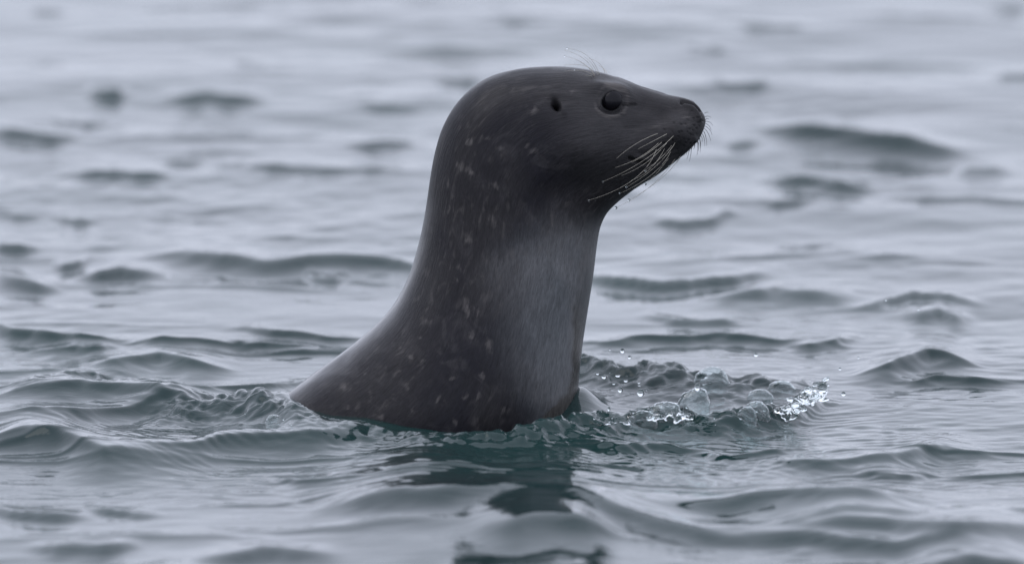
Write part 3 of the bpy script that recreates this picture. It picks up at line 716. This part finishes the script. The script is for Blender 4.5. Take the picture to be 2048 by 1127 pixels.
# ------------------------------------------------------------------ the glassy splash at the tip of the bow wave
def blob_mesh(name, blobs, voxel):
    bm = bmesh.new()
    for (p, r, sq, rot) in blobs:
        g_ = bmesh.ops.create_icosphere(bm, subdivisions=3, radius=1)
        for vv in g_['verts']:
            q = Vector((vv.co.x * r * sq[0], vv.co.y * r * sq[1], vv.co.z * r * sq[2]))
            c_, s_ = math.cos(rot), math.sin(rot); q = Vector((q.x * c_ - q.z * s_, q.y, q.x * s_ + q.z * c_))
            vv.co = q + Vector(p)
    me = bpy.data.meshes.new(name); bm.to_mesh(me); bm.free()
    o = bpy.data.objects.new(name, me); S.collection.objects.link(o)
    m_ = o.modifiers.new('r', 'REMESH'); m_.mode = 'VOXEL'; m_.voxel_size = voxel; m_.use_smooth_shade = True
    s_ = o.modifiers.new('s', 'SMOOTH'); s_.factor = 0.5; s_.iterations = 3
    dg = bpy.context.evaluated_depsgraph_get(); me2 = bpy.data.meshes.new_from_object(o.evaluated_get(dg))
    bpy.data.objects.remove(o); bpy.data.meshes.remove(me)
    bm = bmesh.new(); bm.from_mesh(me2); seen = set(); best = []
    for v0 in bm.verts:
        if v0 in seen: continue
        st_ = [v0]; comp = []; seen.add(v0)
        while st_:
            q = st_.pop(); comp.append(q)
            for e_ in q.link_edges:
                o_ = e_.other_vert(q)
                if o_ not in seen: seen.add(o_); st_.append(o_)
        if len(comp) > len(best): best = comp
    keep = set(best); bmesh.ops.delete(bm, geom=[q for q in bm.verts if q not in keep], context='VERTS')
    bm.to_mesh(me2); bm.free()
    for p_ in me2.polygons: p_.use_smooth = True
    return me2
rb = random.Random(21); blobs = [(tuple(on_y(x, 838 - (x - 1500) * 0.36, -0.12)), 5 * PX, (1.5, 1.4, .7), .4) for x in range(1500, 1655, 5)]
def scatter(n, x0, y0, x1, y1, wdt, rmin, rmax, yd):
    for i in range(n):
        t = rb.random(); x = x0 + (x1 - x0) * t + rb.gauss(0, wdt * 0.5); y = y0 + (y1 - y0) * t + rb.gauss(0, wdt)
        r = rb.uniform(rmin, rmax)
        blobs.append((tuple(on_y(x, y, yd + rb.gauss(0, 0.006))), r * PX, (rb.uniform(.8, 1.9), 1, rb.uniform(.45, 1)), rb.uniform(-.5, .9)))
scatter(80, 1570, 818, 1648, 778, 11, 3, 8, -0.12)
scatter(22, 1630, 795, 1652, 762, 8, 4, 9, -0.12)
scatter(60, 1500, 838, 1600, 812, 8, 2.5, 6, -0.12)
scatter(14, 1645, 812, 1680, 812, 3, 2, 5, -0.12)
me = blob_mesh('splash', blobs, 0.0011)
link('splash', me, M_glass, label='tangled glassy splash of clear water at the right tip of the bow wave', category='splash')
blobs = [(tuple(on_y(x, 834 + 4 * math.sin(x * .07) + 2.5 * math.sin(x * .21), -0.24)), (2.6 + 1.4 * math.sin(x * .13)) * PX, (1.7, 1.2, .8), 0) for x in range(1292, 1402, 3)]
scatter(34, 1290, 835, 1400, 828, 6, 2.5, 6, -0.24)
scatter(16, 1385, 850, 1420, 818, 4, 2.5, 6, -0.24)
me = blob_mesh('splash', blobs, 0.0011)
link('splash', me, M_glass, label='low glassy curl of broken water below the tallest bubble', category='splash')
blobs = [(tuple(on_y(x, 846 + 3 * math.sin(x * .09), -0.22)), (2.2 + 0.7 * math.sin(x * .17)) * PX, (1.8, 1.2, .8), 0) for x in range(1182, 1262, 3)]
scatter(22, 1180, 848, 1262, 846, 3, 2.5, 5, -0.22)
me = blob_mesh('splash', blobs, 0.0011)
link('splash', me, M_glass, label='thin glassy strand of broken water nearest the seal on the bow wave crest', category='splash')
rs4 = random.Random(77)
bead_paths = [((1180, 838), (1400, 812), 6, 9, 'along the low bow wave crest beside the chest'), ((1420, 838), (1600, 800), 9, 10, 'between the bubbles and the glassy splash'),
 ((1590, 800), (1665, 765), 12, 11, 'around the upright tip of the glassy splash'), ((1165, 748), (1300, 770), 10, 5, 'in front of the dark farther wave'), ((470, 822), (620, 848), 6, 5, 'on the hump of water behind the back')]
for (a, b, sp_, n_, where_) in bead_paths:
    for i in range(n_):
        t = rs4.random(); x = a[0] + (b[0] - a[0]) * t + rs4.gauss(0, 5); y = a[1] + (b[1] - a[1]) * t + rs4.gauss(0, sp_)
        p, z_ = hit_water(x, y + 3)
        dep = float(p[1]) if abs(p[1]) < 0.6 else -0.15
        drop(x, y, rs4.uniform(1.0, 2.6), dep, 'tiny clear bead of spray ' + where_, 'spray beads ' + where_, (rs4.uniform(.8, 1.4), 1, rs4.uniform(.6, 1.1)))
